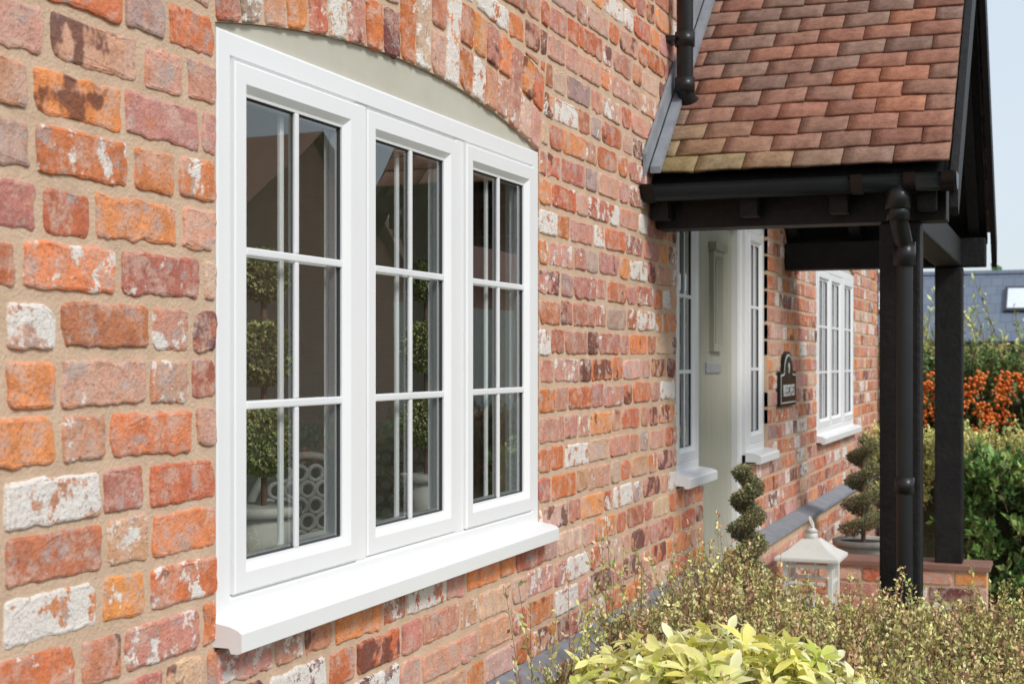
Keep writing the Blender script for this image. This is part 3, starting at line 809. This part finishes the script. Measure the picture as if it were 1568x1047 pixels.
def tp(n): return np.stack([rng.uniform(14,16,n),rng.uniform(-2,3,n),rng.uniform(1.1,1.4,n)],1)
h4=shrub('tall_grassy_sprouts',tp,260,26,.8,.07,.3,[(.58,.58,.20),(.42,.48,.16)],None,tw_r=.006,up=2.5)

dh=empty('distant_house')
pymesh('roof',[(45,-9,2.0),(45,12,2.0),(49,12,4.25),(49,-9,4.25),(53,12,2.0),(53,-9,2.0)],[(0,3,2,1),(3,5,4,2),(0,5,3),(1,2,4)],M_slate,dh)
box('walls',45.4,52.6,-8.7,11.7,-.05,1.97,M_stone,dh)
box('gutter',44.9,45.0,-9,12,1.93,2.02,M_pipe,dh)
M_sl=simple('skylight_glass',(.80,.85,.9),None,.15)
for yy in (.45,4.4,-4):
    def rp(x,y,h): return (x-.49*h,y,2.0+(x-45)*.5625+.87*h)
    fr=[rp(46.6,yy,.10),rp(46.6,yy-1.1,.10),rp(48.0,yy-1.1,.10),rp(48.0,yy,.10)]
    bs=[rp(46.6,yy,.0),rp(46.6,yy-1.1,.0),rp(48.0,yy-1.1,.0),rp(48.0,yy,.0)]
    pymesh('skylight_frame',fr+bs,[(0,1,2,3),(0,4,5,1),(1,5,6,2),(2,6,7,3),(3,7,4,0)],M_gasket,dh)
    pymesh('skylight_glass',[rp(46.72,yy-.1,.11),rp(46.72,yy-1.0,.11),rp(47.88,yy-1.0,.11),rp(47.88,yy-.1,.11)],[(0,1,2,3)],M_sl,dh)
for yy in (-6,-2.5,1,4.5): box('window_unit',45.34,45.42,yy,yy+1.0,.8,1.7,M_gasket,dh)
pymesh('roof_ridge',[(48.9,-9,4.24),(49.1,-9,4.24),(49.1,12,4.24),(48.9,12,4.24),(49,-9,4.36),(49,12,4.36)],[(0,4,5,3),(1,2,5,4)],M_slate,dh)
fe=empty('garden_fence')
for i in range(60):
    y=-6+i*.15; box('fence_board',20.0+(.004 if i%2 else 0),20.02+(.004 if i%2 else 0),y,y+.148,-.05,1.66,M_fence,fe)
for i in range(6): box('fence_post',20.03,20.13,-6+i*1.8,-5.9+i*1.8,-.05,1.7,M_fence,fe)
shrub('distant_trees',boxpos(60,66,-25,25,.5,2.9,.5,2),1200,14,1.5,.5,.6,[(.12,.18,.07),(.18,.22,.08),(.08,.13,.05)],None,tw_r=.02,up=.9)

nb=empty('neighbouring_house')
M_nb=coursed('neighbour_brick',(.60,.29,.20),(.46,.21,.15),(.52,.42,.34),.225,.075,.007,(math.pi/2,0,0),.9)
prism_y('gable_walls',[(14.2,-.05),(19.4,-.05),(19.4,2.9),(16.8,4.4),(14.2,2.9)],-12,-8,M_nb,nb)
pymesh('gable_roof',[(13.9,-7.8,2.75),(16.8,-7.8,4.5),(16.8,-12,4.5),(13.9,-12,2.75),(19.7,-7.8,2.75),(19.7,-12,2.75)],[(0,1,2,3),(1,4,5,2)],M_rt,nb)
box('chimney',15.0,15.6,-10.2,-9.6,3.0,4.9,M_nb,nb,.02)
box('main_walls',19.41,32,-14,-8.6,-.05,3.0,M_nb,nb)
prism('main_roof',[(-8.3,2.9),(-11.3,4.3),(-14.3,2.9)],19.2,32.3,M_rt,nb)
box('garage_door',19.9,22.6,-8.62,-8.56,-.04,2.4,M_sage,nb,.01)
box('garage_door',23.2,25.9,-8.62,-8.56,-.04,2.4,M_sage,nb,.01)
def opp(n):
    X=rng.uniform(7,24,n); Y=rng.uniform(-6.2,-5.2,n); Z=rng.uniform(0,.7,n); return np.stack([X,Y,Z],1)
h5=shrub('boundary_hedge',opp,3000,12,.22,.06,.5,[(.12,.18,.06),(.18,.24,.08),(.09,.12,.05)],None,tw_r=.004,up=.9)
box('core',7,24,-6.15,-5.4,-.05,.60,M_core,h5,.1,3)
berries(80,10,opp,.018,h5,.06,(0,.1,.08))

# ------------------------------------------------------------------ world, sun, camera
wd=bpy.data.worlds.new("World"); scene.world=wd; wd.use_nodes=True
nt=wd.node_tree; bg=nt.nodes['Background']
sky=nt.nodes.new('ShaderNodeTexSky'); sky.sky_type='NISHITA'; sky.sun_disc=False
sd=Vector((-.45,-.85,0)).normalized(); EL=math.radians(42)
sky.sun_elevation=EL; sky.sun_rotation=math.atan2(sd.x,sd.y); sky.air_density=1.0; sky.dust_density=2.0; sky.ozone_density=1.0
mc=mixc(nt,.75,sky.outputs[0],(5.3,5.85,6.4))
nt.links.new(mc,bg.inputs[0]); bg.inputs[1].default_value=.15
sl=bpy.data.lights.new('sun','SUN'); sl.energy=2.2; sl.angle=math.radians(14); sl.color=(1,.965,.915)
so=bpy.data.objects.new('sun',sl); link(so)
dirv=Vector((sd.x*math.cos(EL),sd.y*math.cos(EL),math.sin(EL))); so.rotation_euler=(-dirv).to_track_quat('-Z','Y').to_euler()
cam=bpy.data.cameras.new('camera'); co=bpy.data.objects.new('camera',cam); link(co)
TH=math.atan(846/2200)
co.location=(0,-1.305,1.5); co.rotation_euler=(math.pi/2,0,TH-math.pi/2)
cam.sensor_width=36; cam.lens=36*2200/1568; cam.shift_y=.0163; cam.clip_start=.05; cam.clip_end=1500
cam.dof.use_dof=True; cam.dof.focus_distance=3.4; cam.dof.aperture_fstop=9
scene.camera=co
